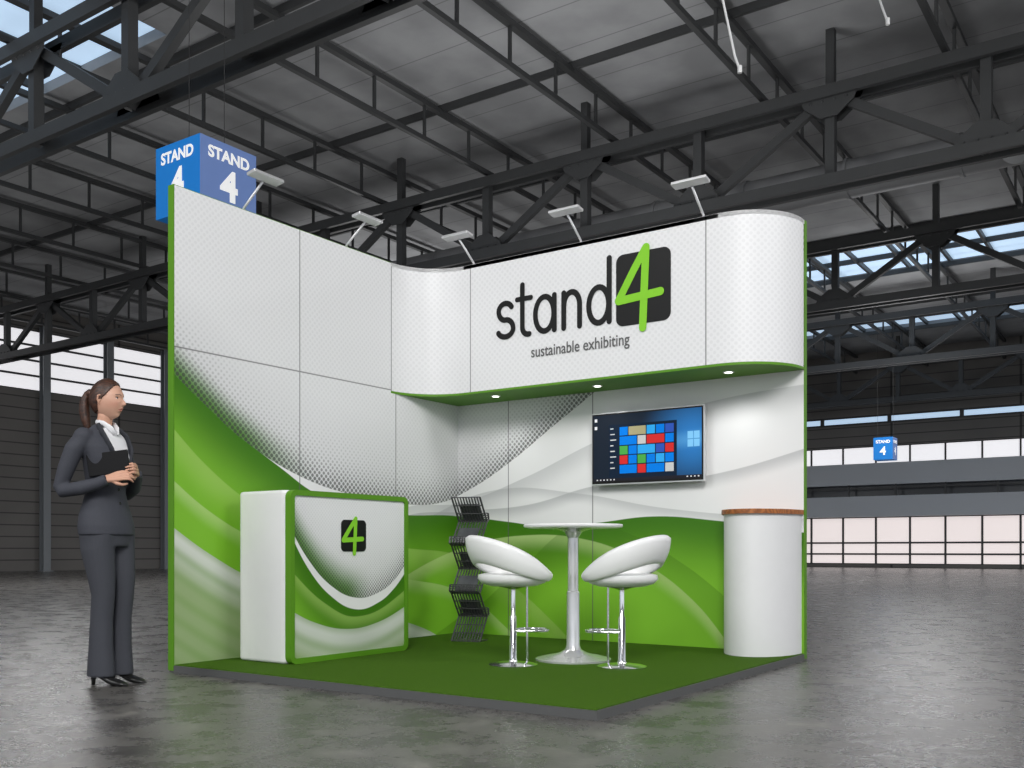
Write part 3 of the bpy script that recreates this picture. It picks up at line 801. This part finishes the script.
def hand(name, wrist, xdir, zdir, side, curl=1.0, S=.92):
    X_ = Vector(xdir).normalized(); Z_ = Vector(zdir); Z_ = (Z_-X_*Z_.dot(X_)).normalized(); Y_ = Z_.cross(X_)
    Mx = Matrix((X_*S, Y_*S, Z_*S)).transposed().to_4x4(); Mx.translation = Vector(wrist)
    mb = MB()
    lens = [(.030,.022,.017),(.036,.024,.018),(.033,.023,.018),(.026,.018,.015)]
    for i, ys_ in enumerate((.030,.0105,-.010,-.029)):
        yo = ys_*side; bx = .086-.004*abs(i-1)
        mb.tube([(-.03,yo*.5,0),(.0,yo*.55,0),(.045,yo*.85,.002),(bx,yo,0)], [.014,.014,.012,.0095], 10)
        a = 0; p_ = Vector((bx,yo,0)); pts = [p_.copy()]
        for Lk, da in zip(lens[i], (22,42,32)):
            a += math.radians(da*curl*(1+.06*i)); p_ = p_+Vector((math.cos(a),0,-math.sin(a)))*Lk; pts.append(p_.copy())
        mb.tube(pts, [.0090,.0082,.0074,.006], 10); mb.ball(pts[-1], .006, 8)
    t = [(.012,side*.018,-.004),(.040,side*.042,-.016),(.066,side*.048,-.030),(.088,side*.038,-.042)]
    mb.tube(t, [.014,.012,.0095,.007], 10); mb.ball(t[-1], .007, 8)
    o = mb.build(name, m_skin, wo, True, M=Mx); remesh(o, .0028, 2)
hand('hand_right', (.115,-.128,1.187), (.9,.35,.22), (-.25,-.9,.35), -1, .9)
hand('hand_left', (.15,.045,1.235), (.55,-.75,.15), (.8,.5,.2), 1, 1.0)
mb = MB(); mb.box((-.115,-.009,-.065), (.115,.009,.065))
Mf = Matrix.Translation((.075,-.098,1.275)) @ Matrix.Rotation(math.radians(26),4,'Z') @ Matrix.Rotation(math.radians(-8),4,'Y')
bevel(mb.build('folder', mat('folder_black', (.006,.006,.007), .6, spec=.2), wo, M=Mf), .005)

# ------------------------------------------------------------------ light
w = bpy.data.worlds.new('world'); sc.world = w; w.use_nodes = True
bg = w.node_tree.nodes['Background']; bg.inputs[0].default_value = (.88,.93,1,1); bg.inputs[1].default_value = .9
def area(name, loc, target, sz, en, col=(1,1,1)):
    ld = bpy.data.lights.new(name, 'AREA'); ld.energy = en; ld.size = sz; ld.color = col
    o = bpy.data.objects.new(name, ld); o.location = loc
    o.rotation_euler = (Vector(target)-Vector(loc)).to_track_quat('-Z','Y').to_euler(); COL.objects.link(o)
area('stand_fill', (7.5,-8,7.5), (1.5,2,1), 3.5, 980, (1,.99,.97))  # fill lights added out of view to brighten the stand
area('stand_fill', (-2,-9,8), (1.2,2,1), 3.5, 340)
area('stand_fill', (12,1,8), (0,2,1), 3, 370)
for xx, yy, zz, en in ((9,-8,3.5,260), (-3,9,3.6,190), (-14,2,4.0,220), (-16,20,3.8,330), (6,6,4.0,110), (14,18,4.0,230), (-2,28,4.0,230)):
    area('ceiling_fill', (xx,yy,zz), (xx,yy+.01,9.6), 3, en)  # unseen upward fill, added to lift the ceiling tone; no fixture
for xx, yy in ((-15,8),(-15,24),(12,14),(0,22),(12,30)):
    area('floor_fill', (xx,yy,6.8), (xx,yy,0), 2.5, 420)  # added downward fill for the hall floor, without a lamp body

# ------------------------------------------------------------------ camera
cd = bpy.data.cameras.new('camera'); cd.sensor_width = 36; cd.lens = 975/1024*36; cd.shift_y = 166/1024
cd.clip_end = 300
co = bpy.data.objects.new('camera', cd); co.location = (5.339,-3.885,.78); co.rotation_euler = (math.pi/2,0,math.radians(34.6))
COL.objects.link(co); sc.camera = co
